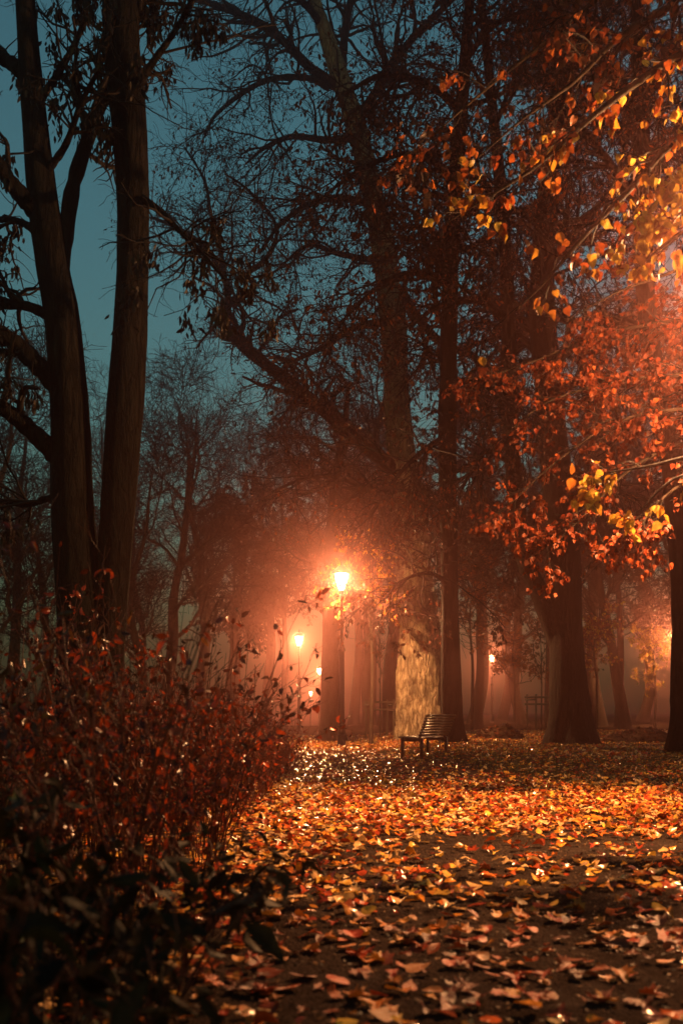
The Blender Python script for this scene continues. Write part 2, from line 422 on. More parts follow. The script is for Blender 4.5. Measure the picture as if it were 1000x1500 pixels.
def street_lamp(x, y, label, zbase=None, scale=1.0, rz=0.3, power=1.0, leak=1.0, cone=170, blend=.2):
    z = float(gz(x, y)) if zbase is None else zbase
    t = empty('street_lamp', (x, y, z - .01), rz); t.scale = (scale,) * 3
    tag(t, label, 'street lamp', 'old style lantern lamps along the park paths')
    obj('base', LM['base'], M['iron'], t); obj('lower_post', LM['lower'], M['iron'], t); obj('collar', LM['collar'], M['iron'], t)
    obj('upper_post', LM['upper'], M['iron'], t); obj('lantern_cup', LM['cup'], M['iron'], t)
    lf = obj('lantern_frame', LM['frame'], M['iron'], t)
    for p in LM['pane']: obj('pane', p, M['pane'], lf)
    h = obj('hat', LM['hat'], M['iron'], t); obj('finial', LM['finial'], M['iron'], h)
    # the bulb glows weakly all round; the reflector under the hat throws most of the light down
    ld = bpy.data.lights.new('bulb_light', 'POINT'); ld.energy = LAMP_POWER * LEAK * leak; ld.color = LAMP_COLOR; ld.shadow_soft_size = .07
    lo = bpy.data.objects.new('bulb_light', ld); COL.objects.link(lo); lo.parent = t; lo.location = (0, 0, LZ - .1)
    ld = bpy.data.lights.new('reflector_light', 'SPOT'); ld.energy = LAMP_POWER * power; ld.color = LAMP_COLOR; ld.shadow_soft_size = .07
    ld.spot_size = math.radians(cone); ld.spot_blend = blend
    lo = bpy.data.objects.new('reflector_light', ld); COL.objects.link(lo); lo.parent = t; lo.location = (0, 0, LZ)
    return t

def lamp_at(px, py, d, label, **k):
    p = P(px, py, d); return street_lamp(p[0], d, label, **k)
lamp_at(500, 848, 28.5, 'tall lantern lamp glaring beside the pale lit trunk, slatted bench in front of it', power=3.4, leak=1.35, cone=158)
lamp_at(438, 938, 52, 'smaller lantern lamp rising just above the end of the shrub hedge', leak=1.6)
lamp_at(468, 979, 86, 'slim distant lantern lamp between the hedge and the misty grey trunk', leak=1.6)
lamp_at(455, 1016, 128, 'faintest low lantern lamp, farthest down the path in the mist', zbase=float(P(455, 1016, 128)[2]) - 4.75)
lamp_at(720, 973, 74, 'misty lantern lamp half hidden in red leaves between two dark trunks', leak=1.4)
lamp_at(987, 945, 54, 'lantern lamp peeping out from behind the dark trunk, lighting yellow leaves', leak=3.0)
street_lamp(3.95, 9.0, 'tall lantern lamp under the yellow linden branches lighting the leafy path', scale=1.06, power=4.0, leak=1.9, cone=132, blend=.7)

# ------------------------------------------------------------------ trees
def px_line(pts, d, rscale=1.0, dd=0.0):
    """[(px,py,rpx[,d])] -> world points, radii"""
    out, rad = [], []
    n = len(pts)
    for j, p in enumerate(pts):
        dj = p[3] if len(p) > 3 else d + dd * j / max(n - 1, 1)
        out.append(P(p[0], p[1], dj)); rad.append(p[2] / F * dj)
    return np.array(out), np.array(rad)

def trunk_mesh(name, pts, rad, k=28, S=70, flare=.5, lobes=5, ridge=.05, seed=0, zg=None):
    C, R = resample(pts, rad, S)
    r = np.random.default_rng(seed)
    v, q = tubes(C[None], R[None], k)
    v = v.reshape(S, k, 3)
    s = np.r_[0, np.cumsum(np.linalg.norm(np.diff(C, axis=0), axis=1))]
    th = np.arange(k) / k * 2 * np.pi
    ph = r.uniform(0, 6.28, 8)
    lob = .5 + .5 * np.cos(lobes * th + ph[0]) + .3 * np.cos((lobes - 2) * th + ph[1])
    fl = flare * np.exp(-s / (R[0] * 1.6))[:, None] * (.35 + .65 * lob[None])
    S2, T2 = np.meshgrid(s, th, indexing='ij')
    wob = .04 * np.sin(2 * T2 + S2 * .9 + ph[2]) + .03 * np.sin(3 * T2 - S2 * 1.3 + ph[3]) + .03 * np.sin(S2 * 2.1 + ph[4])
    n1 = vnoise(T2 / (2 * np.pi) * 32 + .6 * np.sin(S2 * 2.2), S2 * 3.0 + 3 * T2 * 0, seed + 1)
    rd = ridge * (np.abs(n1 - .5) * 2 - .4) + ridge * .5 * (vnoise(T2 / (2 * np.pi) * 64, S2 * 9, seed + 2) - .5)
    rd[:, -1] = rd[:, 0] if k < 3 else rd[:, -1]
    scale = 1 + fl + wob + rd
    v = C[:, None] + (v - C[:, None]) * scale[..., None]
    return v.reshape(-1, 3), q, C, R

def make_tree(name, label, cat, trunks, limbs, spec, group=None, bark='bark_dark', twigmat='twig', seed=1, foliage=None, extra_limbs=0, k=28, limb_len=(3, 6), ridge=.05, flare=.5, limb_up=.05, limb_t=(.35, .98), limb_side=None, limb_rk=.45, S=70, limb_ang=(.6, 1.3), limb_bark=None):
    """trunks/limbs: list of (pts, radii) world. spec: list of growth levels dicts"""
    r = np.random.default_rng(seed)
    base = trunks[0][0][0].copy()
    root = empty(name, base); tag(root, label, cat, group)
    off = base
    def add(nm, v, q, mat, col=None, smooth=True):
        return obj(nm, mesh_np(nm, v - off, q, smooth, col), M[mat], root)
    L0P, L0R = [], []
    for j, (pts, rad) in enumerate(trunks):
        v, q, C, R = trunk_mesh('trunk', pts, rad, k, S, flare if j == 0 else 0.0, 5, ridge, seed + j)
        add('trunk', v, [q], bark)
        c, rr = resample(C, R, 16); L0P.append(c); L0R.append(rr)
    L1P, L1R = [], []
    for pts, rad in limbs:
        c, rr = resample(pts, rad, 40)
        v, q = tubes(c[None], (rr * (1 + .06 * np.sin(np.arange(40) * 1.9) + r.normal(0, .04, 40)))[None], 9)
        add('limb', v, [q], limb_bark or bark)
        c, rr = resample(c, rr, 16); L1P.append(c); L1R.append(rr)
    if extra_limbs:
        a, b = grow(np.array(L0P), np.array(L0R), extra_limbs, limb_t[0], limb_t[1], limb_len, limb_ang, 15, limb_up, .16, limb_rk, .02, r, side=limb_side, tip=.2)
        for j in range(extra_limbs):
            v, q = tubes(a[j:j + 1], b[j:j + 1], 7); add('limb', v, [q], bark)
            L1P.append(a[j]); L1R.append(b[j])
    levels = [(np.array(L1P if L1P else L0P), np.array(L1R if L1R else L0R))]
    if L1P: top = (np.array(L0P + L1P), np.array(L0R + L1R))
    else: top = levels[0]
    batches = []; cur = levels[0]
    for li, sp in enumerate(spec):
        src = top if (li == 0 and sp.get('trunk')) else cur
        a, b = grow(src[0], src[1], sp['n'], sp.get('t0', .25), sp.get('t1', 1.0), sp['len'], sp.get('ang', (.5, 1.2)), sp.get('seg', 5), sp.get('up', .02), sp.get('jit', .22), sp.get('rk', .5), sp.get('rmin', .006), r, sp.get('side'))
        batches.append((a, b, sp.get('k', 3))); cur = (a, b)
    if batches:
        me = tube_mesh('crown', [(a - off, b, kk) for a, b, kk in batches])
        obj('crown', me, M[twigmat], root)
    if foliage:
        parts = []
        for fo in foliage:
            lv = batches[fo.get('level', -1)][0]
            n = fo['n']
            pos, tg = along(lv, n, r, fo.get('t0', .2), 1.0)
            if 'keep' in fo:
                kmask = fo['keep'](pos); pos, tg = pos[kmask], tg[kmask]; n = len(pos)
            hang = fo.get('hang', .8)
            Y = unit(tg * .5 + r.normal(size=(n, 3)) * .5 + np.array([0, 0, -hang]))
            Z = r.normal(size=(n, 3)) + np.array([0, 0, .3])
            size = r.uniform(*fo['size'], n)
            parts.append((pos - off + Y * .02, Y, Z, size, fo['shape'], r.normal(.25, .3, n), palette(fo['cols'], n, r, p=fo.get('p'))))
        obj('foliage', leaf_mesh('foliage', parts), M[fo.get('mat', 'leaf')], root)
    return root, batches

DULL = [(.05, .028, .022), (.09, .035, .02), (.13, .04, .018), (.03, .02, .02)]
RED = [(.22, .05, .015), (.30, .075, .018), (.16, .035, .014), (.36, .11, .025)]
GOLD = [(.62, .40, .06), (.55, .28, .04), (.66, .46, .10), (.45, .17, .03)]

# --- twin-trunk ash on the left
d = 9.6
tA = px_line([(140, 1200, 48), (128, 1050, 40), (118, 900, 35), (106, 750, 31), (102, 600, 29), (92, 470, 27), (80, 400, 25), (66, 310, 22), (55, 210, 18), (45, 110, 16), (37, 0, 14), (28, -150, 12), (18, -350, 7)], d)
tB = px_line([(158, 1000, 20), (163, 900, 25), (170, 800, 26), (178, 680, 25), (186, 560, 25), (193, 420, 23), (195, 300, 23), (190, 180, 25), (180, 80, 27), (176, 0, 27), (168, -180, 22), (160, -420, 11)], d, dd=.1)
limbs = [px_line(l, d, dd=dd) for l, dd in [
    ([(86, 410, 13), (97, 340, 12), (108, 270, 11), (130, 200, 10), (156, 130, 9), (178, 60, 8), (205, 10, 7), (225, -60, 6), (250, -180, 4)], .4),
    ([(95, 580, 16), (60, 540, 14), (25, 505, 13), (0, 488, 12), (-60, 460, 10), (-140, 400, 8)], -.4),
    ([(95, 680, 16), (50, 635, 13), (15, 605, 12), (-10, 590, 11), (-90, 545, 8)], -.3),
    ([(85, 470, 8), (45, 450, 7.5), (10, 446, 7), (-20, 450, 6), (-80, 440, 5)], .3),
    ([(62, 320, 14), (35, 290, 13), (12, 262, 11), (-5, 235, 10), (-50, 170, 7)], -.5),
    ([(55, 340, 6), (30, 325, 5), (0, 322, 4.5), (-40, 330, 4)], .6),
    ([(47, 120, 12), (20, 95, 10), (-10, 75, 9), (-60, 20, 7)], .3),
    ([(208, 290, 6), (235, 310, 5), (265, 340, 4), (300, 375, 3), (330, 410, 2)], -1.0),
    ([(188, 150, 7), (225, 90, 5), (260, 40, 4), (290, -20, 3)], -.6),
    ([(60, 260, 7), (95, 215, 5), (120, 150, 4), (150, 90, 3), (170, 20, 2)], -.8),
    ([(50, 160, 6), (90, 100, 5), (120, 40, 4), (140, -40, 3)], .8),
    ([(112, 760, 7), (80, 730, 5), (40, 740, 4), (0, 735, 3), (-40, 750, 2)], 1.0),
    ([(170, -120, 9), (240, -190, 7), (310, -210, 5), (380, -190, 3)], -.5)]]
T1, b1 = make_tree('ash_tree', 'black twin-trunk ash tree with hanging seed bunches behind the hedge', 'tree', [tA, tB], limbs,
    [dict(n=240, len=(.5, 1.6), seg=7, up=.0, jit=.25, rk=.5, rmin=.005, k=4, trunk=False, t0=.3),
     dict(n=1700, len=(.15, .6), seg=5, up=-.03, jit=.3, rk=.55, rmin=.003)], seed=11, k=32, S=110, ridge=.045, flare=.35)
# hanging bunches of ash keys
r = np.random.default_rng(5)
src = b1[0][0]; pos, _ = along(src, 220, r, .3, 1.0)
parts = []
for p in pos:
    n = r.integers(18, 40); ln = r.uniform(.12, .34)
    off = r.normal(size=(n, 3)) * [.04, .04, .0]; off[:, 2] = -r.uniform(0, 1, n) * ln
    Y = unit(r.normal(size=(n, 3)) * .28 + [0, 0, -1]); parts.append((p[None] + off, Y, r.normal(size=(n, 3)), r.uniform(.06, .11, n), LANCE, r.normal(0, .2, n), palette([(.012, .010, .009), (.02, .015, .011)], n, r)))
me = leaf_mesh('foliage', [tuple([pp[0] - np.array(T1.location)] + list(pp[1:])) for pp in parts])
tag(obj('foliage', me, M['leaf'], T1), 'drooping dark bunches of ash keys')

# --- old tree with pale lit bole and crooked limbs
d = 33.0
t2 = px_line([(618, 1086, 34), (616, 1030, 33), (614, 960, 32), (612, 900, 30), (604, 820, 26), (592, 700, 22), (582, 600, 19), (576, 480, 18), (566, 400, 17), (549, 300, 16), (526, 200, 14), (500, 120, 13), (474, 40, 10), (440, -60, 8), (400, -200, 4)], d)
L2 = [px_line(l, d, dd=dd) for l, dd in [
    ([(492, 125, 8), (455, 100, 7), (420, 65, 6.5), (390, 40, 6), (350, 20, 5), (290, 0, 4), (220, -10, 2)], -3),
    ([(480, 128, 5), (455, 115, 4.5), (425, 113, 4.5), (390, 118, 4), (350, 140, 3.5), (315, 170, 2.5), (300, 200, 1.5)], -4),
    ([(590, 700, 12), (545, 660, 11), (490, 615, 10), (430, 565, 9.5), (375, 522, 9), (338, 488, 9), (325, 465, 7), (337, 442, 5.5), (366, 430, 5), (374, 416, 4.5), (358, 402, 4), (384, 386, 4), (405, 350, 3), (400, 320, 2.5), (360, 275, 2), (330, 255, 1)], -5),
    ([(327, 470, 6.5), (334, 442, 5.5), (328, 405, 5), (300, 362, 4), (262, 335, 3), (222, 318, 2)], -4),
    ([(329, 405, 4), (320, 350, 3.4), (308, 310, 3), (300, 265, 2), (270, 215, 1.2)], -4),
    ([(588, 425, 7), (615, 470, 6.5), (650, 505, 6), (690, 520, 5), (735, 560, 3), (760, 580, 2)], -4),
    ([(548, 300, 6), (500, 290, 5), (450, 300, 4), (410, 330, 3), (380, 370, 2)], -5),
    ([(528, 200, 6), (480, 205, 5), (430, 200, 4), (390, 215, 3), (360, 240, 1.5)], -5),
    ([(575, 470, 7), (520, 480, 5), (470, 510, 4), (430, 530, 3), (390, 570, 1.5)], -6),
    ([(580, 380, 6), (540, 380, 5), (490, 370, 4), (450, 360, 3), (400, 400, 1.5)], -4),
    ([(520, 180, 7), (560, 120, 6), (600, 60, 5), (650, 10, 4), (700, -50, 3)], -3),
    ([(500, 120, 7), (505, 50, 6), (520, -30, 5), (540, -130, 3)], 2),
    ([(470, 35, 6), (445, 5, 5), (400, -20, 4), (350, -40, 3)], -2),
    ([(592, 710, 8), (550, 720, 6), (500, 700, 4), (450, 700, 3), (400, 720, 2)], -6)]]
L2c = [[(606, 840, 6), (640, 850, 4), (680, 820, 3), (700, 800, 2)], [(606, 860, 5), (590, 880, 4), (570, 890, 3), (555, 910, 2)], [(612, 880, 5), (625, 900, 4), (640, 905, 3), (655, 930, 1.5)]]
L2 += [px_line([(a, b, c * .45) for a, b, c in l], d - 1.2, dd=-2) for l in L2c]
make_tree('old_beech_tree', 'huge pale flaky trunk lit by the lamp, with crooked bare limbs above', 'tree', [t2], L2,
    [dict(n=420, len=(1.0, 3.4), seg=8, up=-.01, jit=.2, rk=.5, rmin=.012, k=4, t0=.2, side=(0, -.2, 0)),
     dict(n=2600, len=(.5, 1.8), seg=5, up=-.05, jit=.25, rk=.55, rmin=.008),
     dict(n=6500, len=(.3, .9), seg=3, up=-.05, jit=.25, rk=.6, rmin=.006)], seed=21, bark='bark_pale', limb_bark='bark_dark', k=96, S=300, ridge=.15, flare=.35,  # dark limb bark stands in for the unlit part above the lamp
    foliage=[dict(n=7000, size=(.07, .13), shape=SMALL, cols=DULL + [(.12, .03, .03)], keep=lambda p: (p[:, 2] < 22) & (p[:, 0] < 3.5)),
             dict(n=2200, size=(.08, .15), shape=SMALL, cols=RED, keep=lambda p: p[:, 2] < 7)])

# --- straight dark tree beside it
d = 25.0
t3 = px_line([(663, 1090, 19), (662, 1060, 15), (660, 950, 13.5), (657, 800, 12.5), (655, 600, 13), (660, 400, 12), (668, 250, 11), (680, 100, 9), (690, -50, 7), (700, -260, 3)], d)
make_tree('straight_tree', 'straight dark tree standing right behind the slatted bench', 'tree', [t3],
    [px_line(l, d, dd=dd) for l, dd in [
        ([(655, 640, 6), (620, 660, 4), (580, 700, 3), (540, 760, 2)], -4), ([(657, 560, 6), (700, 560, 5), (740, 590, 3), (770, 640, 2)], -4),
        ([(660, 420, 6), (620, 400, 5), (570, 410, 4), (520, 450, 3), (480, 500, 1.5)], -4), ([(668, 260, 6), (620, 230, 5), (570, 230, 4), (510, 260, 3), (460, 300, 1.5)], -4),
        ([(675, 160, 6), (620, 120, 5), (560, 110, 4), (500, 140, 2.5)], -3), ([(660, 330, 6), (710, 300, 5), (760, 310, 4), (800, 350, 2)], -3),
        ([(680, 90, 5), (720, 40, 4), (770, 20, 3), (820, 40, 2)], -2), ([(660, 860, 4), (630, 840, 3), (590, 850, 2.2), (560, 880, 1.4)], -2)]],
    [dict(n=420, len=(1.0, 3.2), seg=8, up=-.06, jit=.18, rk=.5, rmin=.012, k=4, t0=.15, trunk=False),
     dict(n=2600, len=(.5, 1.6), seg=5, up=-.1, jit=.22, rk=.55, rmin=.008), dict(n=6500, len=(.25, .8), seg=3, up=-.1, jit=.25, rk=.6, rmin=.006)],
    seed=31, extra_limbs=16, limb_len=(3, 6), limb_up=.0, limb_t=(.4, .98), k=32, S=120, flare=.3,
    foliage=[dict(n=20000, size=(.08, .15), shape=SMALL, cols=DULL)])

# --- big dark tree with a second stem
d = 25.0
t4 = px_line([(835, 1093, 36), (834, 1055, 29), (830, 980, 26), (827, 880, 24), (824, 800, 23), (815, 700, 22), (802, 560, 20), (793, 450, 18), (800, 300, 15), (815, 150, 12), (820, -50, 9), (830, -250, 4)], d)
t4b = px_line([(822, 960, 12), (806, 910, 15), (786, 860, 14), (768, 815, 13), (752, 700, 12), (745, 560, 12), (744, 450, 10), (735, 300, 9), (720, 150, 7), (700, -50, 5)], d)
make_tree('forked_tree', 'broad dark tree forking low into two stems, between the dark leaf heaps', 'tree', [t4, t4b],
    [px_line(l, d, dd=dd) for l, dd in [
        ([(800, 540, 8), (850, 500, 6), (900, 470, 5), (950, 480, 3)], -4), ([(744, 470, 7), (700, 440, 6), (640, 450, 4), (600, 480, 2)], -3),
        ([(797, 400, 8), (850, 330, 6), (900, 280, 5), (950, 260, 3)], -4), ([(735, 310, 6), (700, 260, 5), (660, 230, 4), (610, 230, 2)], -3),
        ([(750, 680, 5), (715, 660, 4), (690, 690, 3), (670, 730, 1.5)], -2), ([(812, 680, 7), (860, 700, 5), (900, 740, 4), (930, 800, 2)], -3)]],
    [dict(n=420, len=(1.0, 3.2), seg=8, up=-.05, jit=.18, rk=.5, rmin=.012, k=4, t0=.15), dict(n=2600, len=(.5, 1.6), seg=5, up=-.1, jit=.22, rk=.55, rmin=.008),
     dict(n=6000, len=(.25, .8), seg=3, up=-.08, jit=.25, rk=.6, rmin=.006)], seed=41, extra_limbs=18, limb_len=(3, 6.5), limb_up=.02, k=44, S=140, flare=.35,
    foliage=[dict(n=20000, size=(.08, .15), shape=SMALL, cols=DULL + RED[:2])])

# --- tree at the right edge
d = 20.0
t5 = px_line([(1012, 1096, 34), (1008, 1050, 26), (1004, 950, 21), (1000, 820, 19), (985, 680, 17), (960, 560, 15), (946, 450, 14), (940, 300, 13), (936, 120, 12), (930, -80, 9), (925, -300, 4)], d)
make_tree('leaning_tree', 'dark leaning tree whose trunk hides the lamp lighting yellow leaves', 'tree', [t5],
    [px_line(l, d, dd=dd) for l, dd in [([(941, 320, 8), (900, 250, 6), (850, 190, 5), (800, 150, 3)], -2), ([(937, 150, 8), (980, 80, 6), (1040, 20, 4)], -2), ([(940, 260, 6), (985, 210, 5), (1050, 190, 3)], 2), ([(938, 200, 6), (890, 110, 5), (850, 30, 4), (820, -60, 2)], 2)]],
    [dict(n=260, len=(1.0, 2.8), seg=8, up=-.05, jit=.18, rk=.5, rmin=.01, k=4), dict(n=1700, len=(.5, 1.4), seg=5, up=-.1, jit=.22, rk=.55, rmin=.007), dict(n=3500, len=(.2, .6), seg=3, up=-.1, jit=.25, rk=.6, rmin=.005)],
    seed=51, extra_limbs=9, limb_len=(2, 4.5), k=32, S=120, limb_t=(.5, .98), flare=.3, foliage=[dict(n=11000, size=(.07, .13), shape=SMALL, cols=DULL + RED[:2])])

# --- misty grey trunk behind the lamp
d = 36.0
t6 = px_line([(487, 1088, 19), (486, 1050, 16), (485, 950, 14), (485, 850, 12), (488, 760, 9), (494, 690, 7), (505, 620, 5), (510, 560, 3)], d)
make_tree('misty_tree', 'grey misty tree trunk directly behind the tall glaring lamp post', 'tree', [t6], [],
    [dict(n=220, len=(1.0, 3.0), seg=7, up=.0, jit=.2, rk=.5, rmin=.012, k=4), dict(n=1400, len=(.5, 1.5), seg=5, up=-.05, jit=.22, rk=.55, rmin=.009), dict(n=3000, len=(.3, .8), seg=3, up=-.05, jit=.25, rk=.6, rmin=.008)],
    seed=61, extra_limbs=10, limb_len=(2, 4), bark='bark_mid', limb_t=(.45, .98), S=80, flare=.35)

# --- linden whose leafy branches hang into view from beside the path
base8 = np.array([6.6, 10.6, float(gz(6.6, 10.6)) - .05])
t8 = (np.array([base8, base8 + [0, 0, 1], base8 + [-.05, -.1, 3], base8 + [-.1, 0, 6], base8 + [.1, .1, 9], base8 + [.2, 0, 13]]), np.array([.34, .3, .27, .23, .16, .06]))
def from8(h, pts, r0=.04, r1=.005):
    s = base8 + np.array([-.05, 0, h]); q = [s] + [P(*p) for p in pts]
    return np.array(q), np.linspace(r0, r1, len(q))
hi = [from8(4.5, [(1180, 210, 7.6), (1060, 240, 6.9), (980, 285, 6.6), (915, 335, 6.5)]),
      from8(4.2, [(1180, 310, 7.6), (1060, 315, 7.0), (990, 345, 6.7), (930, 395, 6.6)]),
      from8(5.6, [(1150, 60, 8.6), (1020, 70, 8.0), (920, 130, 7.6), (850, 185, 7.5), (790, 240, 7.4), (720, 285, 7.3), (655, 325, 7.3)]),
      from8(5.2, [(1120, 160, 8.4), (1000, 200, 7.8), (920, 280, 7.4), (860, 340, 7.2), (800, 410, 7.1), (755, 455, 7.1)]),
      from8(6.3, [(1100, -30, 9), (980, 10, 8.4), (900, 60, 8.2), (840, 120, 8), (770, 170, 8), (700, 230, 8)]),
      from8(6.8, [(1100, -80, 9.4), (1000, -60, 9), (900, -20, 9), (800, 60, 9), (700, 140, 9), (610, 220, 9)])]
mid = [from8(3.6, [(1120, 560, 11.4), (1000, 550, 11.6), (900, 560, 11.7), (800, 590, 11.8), (725, 650, 11.8)]),
       from8(3.3, [(1120, 610, 11), (1000, 600, 11.2), (900, 620, 11.4), (810, 680, 11.5), (740, 745, 11.5)]),
       from8(3.0, [(1120, 640, 11), (1000, 650, 11.2), (920, 690, 11.3), (860, 750, 11.4), (800, 810, 11.4)]),
       from8(3.8, [(1120, 480, 12.0), (1000, 470, 12.2), (880, 490, 12.4), (780, 530, 12.5), (690, 560, 12.5)]),
       from8(4.4, [(1120, 380, 11.4), (1040, 380, 11.6), (980, 400, 11.8), (900, 430, 12), (830, 470, 12)]), from8(4.8, [(1120, 290, 11.8), (1060, 300, 12), (1000, 330, 12.2), (930, 350, 12.4)]),
       from8(2.9, [(1120, 690, 10.6), (1020, 700, 10.8), (960, 740, 10.9), (920, 800, 11)])]
low = [from8(2.8, [(1150, 655, 8.4), (1030, 665, 7.5), (955, 682, 7.2), (890, 692, 7.1)], .03), from8(2.7, [(1150, 690, 8.4), (1035, 690, 7.5), (980, 705, 7.3), (940, 745, 7.2)], .03)]
T8, _ = make_tree('linden_tree', 'linden with a dark trunk beside the near lamp, yellow lit branches over the path', 'tree', [t8], [from8(8, [(1200, -300, 9), (1050, -250, 8.5)]), from8(9, [(1500, -500, 12), (1700, -600, 14)])],
    [dict(n=160, len=(1., 2.5), seg=6, rk=.5, rmin=.006, k=4), dict(n=600, len=(.4, 1.2), seg=4, rk=.5, rmin=.004)], seed=71, extra_limbs=12, limb_len=(2, 4), limb_t=(.55, .98), limb_side=(.8, .3, 0), flare=.4, S=80)
r = np.random.default_rng(72)
o8 = np.array(T8.location)
def leafy(limbs, n2, len2, n3, len3, nleaf, size, cols, up, hang):
    PPs, RRs = [], []
    for pts, rad in limbs:
        c, rr = resample(pts, rad, 32); v, q = tubes(c[None] - o8, rr[None], 7)
        obj('limb', mesh_np('limb', v, [q]), M['bark_mid'], T8)
        c, rr = resample(c, rr, 16); PPs.append(c); RRs.append(rr)
    a, b = grow(np.array(PPs), np.array(RRs), n2, .35, 1., len2, (.4, 1.0), 6, up, .15, .5, .004, r)
    c, e = grow(a, b, n3, .15, 1., len3, (.4, 1.0), 4, up * 1.5, .2, .6, .0025, r)
    obj('crown', tube_mesh('crown', [(a - o8, b, 4), (c - o8, e, 3)]), M['twig'], T8)
    pos, tg = along(c, nleaf, r, .25, 1.0)
    Y = unit(tg * .4 + r.normal(size=(nleaf, 3)) * .38 + np.array([0, 0, -hang])); Z = r.normal(size=(nleaf, 3)) + np.array([0, -.3, .2])
    me = leaf_mesh('foliage', [(pos - o8 + Y * .025, Y, Z, r.uniform(*size, nleaf), LINDEN, r.normal(.3, .35, nleaf), palette(cols, nleaf, r))])
    obj('foliage', me, M['leaf'], T8)
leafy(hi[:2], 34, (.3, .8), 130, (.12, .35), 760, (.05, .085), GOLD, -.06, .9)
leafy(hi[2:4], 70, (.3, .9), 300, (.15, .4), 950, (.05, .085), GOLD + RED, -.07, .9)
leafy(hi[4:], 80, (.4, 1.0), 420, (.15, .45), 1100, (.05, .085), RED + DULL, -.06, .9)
leafy(mid, 220, (.4, 1.2), 1500, (.15, .5), 9800, (.042, .074), [(.2, .042, .013), (.26, .06, .015), (.14, .03, .012), (.09, .022, .011), (.18, .03, .011)], -.05, .7)  # darker red palette puts the weaker lamplight here into the leaf colour
leafy(low, 26, (.2, .5), 110, (.1, .3), 520, (.05, .085), GOLD, -.05, .7)

# --- bare trees standing in the mist (three shapes, copied)
def generic_tree(seed, h, r0, fork, nl):
    r = np.random.default_rng(seed)
    pts = [np.array([0., 0, -.1])]
    for j in range(1, 8):
        pts.append(np.array([pts[-1][0] + r.normal(0, .22), pts[-1][1] + r.normal(0, .22), h * j / 7]))
    tr = (np.array(pts), np.array([r0 * (1 - j / 7) ** .8 + .02 for j in range(8)]))
    return make_tree('bare_tree', 'x', 'tree', [tr], [], [dict(n=180, len=(1.2, 3.6), seg=6, up=.05, jit=.2, rk=.5, rmin=.016, k=4, ang=(.4, 1.)), dict(n=1100, len=(.6, 1.8), seg=5, up=.03, jit=.22, rk=.55, rmin=.013), dict(n=2400, len=(.4, 1.1), seg=3, up=.03, jit=.22, rk=.6, rmin=.011)],
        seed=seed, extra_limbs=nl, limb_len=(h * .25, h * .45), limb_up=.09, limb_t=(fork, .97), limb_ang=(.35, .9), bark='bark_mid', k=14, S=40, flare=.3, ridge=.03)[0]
protos = [generic_tree(101, 15, .30, .28, 13), generic_tree(102, 18, .34, .35, 15), generic_tree(103, 12, .2, .22, 12)]
used = [False] * 3
gr = np.random.default_rng(9)
def bare(k, px, d, label, s=1.0, rz=None, group=None):
    x = (px - CX) / F * d
    o = protos[k] if not used[k] else copy_tree(protos[k])
    used[k] = True
    o.location = (x, d, float(gz(x, d)) - .05); o.rotation_euler = (0, 0, gr.uniform(0, 6.28) if rz is None else rz); o.scale = (s, s, s)
    tag(o, label, 'tree', group)
    return o
LFAR = ''; GFAR = 'bare trees in the dusk beyond the hedge'
for k, px, d, s, lab in [(0, 262, 44, .95, 'bare tree with a low fork beside the twin black trunks'), (1, 308, 50, .9, 'slender bare tree between the low forked bare tree and the lamps'), (2, 225, 38, .9, 'small bare tree rising just beside the black twin trunk'),
        (1, 130, 58, 1., 'bare tree seen through the gap between the twin black trunks'), (0, 30, 46, 1., 'tall bare tree seen under the low bowed limbs of the twin ash'), (2, 180, 62, 1.2, 'faint bare tree half hidden behind the twin black trunks'), (0, 350, 62, 1.1, 'faint bare tree in the glow above the hedge tips, beside the slender one'), (2, 75, 36, .8, 'small bare tree close behind the twin ash, over the back shrubs'), (1, 390, 74, 1.2, 'palest bare tree fading in the glow beside the smaller lamp'), (2, -30, 30, .9, 'bare tree showing only branches past the ends of the ash limbs'), (0, 205, 78, 1.2, 'palest bare tree far behind the small one beside the twin trunk')]:
    bare(k, px, d, lab, s, group=GFAR)
GM = 'trunks in the mist behind the bench'
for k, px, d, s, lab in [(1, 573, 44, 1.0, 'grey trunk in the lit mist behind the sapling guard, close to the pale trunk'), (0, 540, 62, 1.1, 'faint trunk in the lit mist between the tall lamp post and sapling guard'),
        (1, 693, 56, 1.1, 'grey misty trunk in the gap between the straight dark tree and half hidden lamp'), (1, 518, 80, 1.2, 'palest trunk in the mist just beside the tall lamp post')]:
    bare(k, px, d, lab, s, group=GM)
GR_ = 'trunks in the mist beyond the forked tree'
for k, px, d, s, lab in [(0, 765, 60, 1.1, 'misty trunk between the half hidden lamp and the second wooden guard'), (1, 880, 58, 1.1, 'dim slanting trunk in brown mist just beyond the forked tree'), (2, 915, 44, 1.2, 'small crooked bare tree in brown mist behind the wide leaf heap'),
        (0, 940, 72, 1.3, 'pale trunk in brown mist beside the yellow young tree'), (1, 735, 92, 1.3, 'palest trunk in the mist directly behind the half hidden lamp'), (1, 1020, 48, 1., 'bare tree whose branches show past the dark leaning trunk')]:
    bare(k, px, d, lab, s, group=GR_)

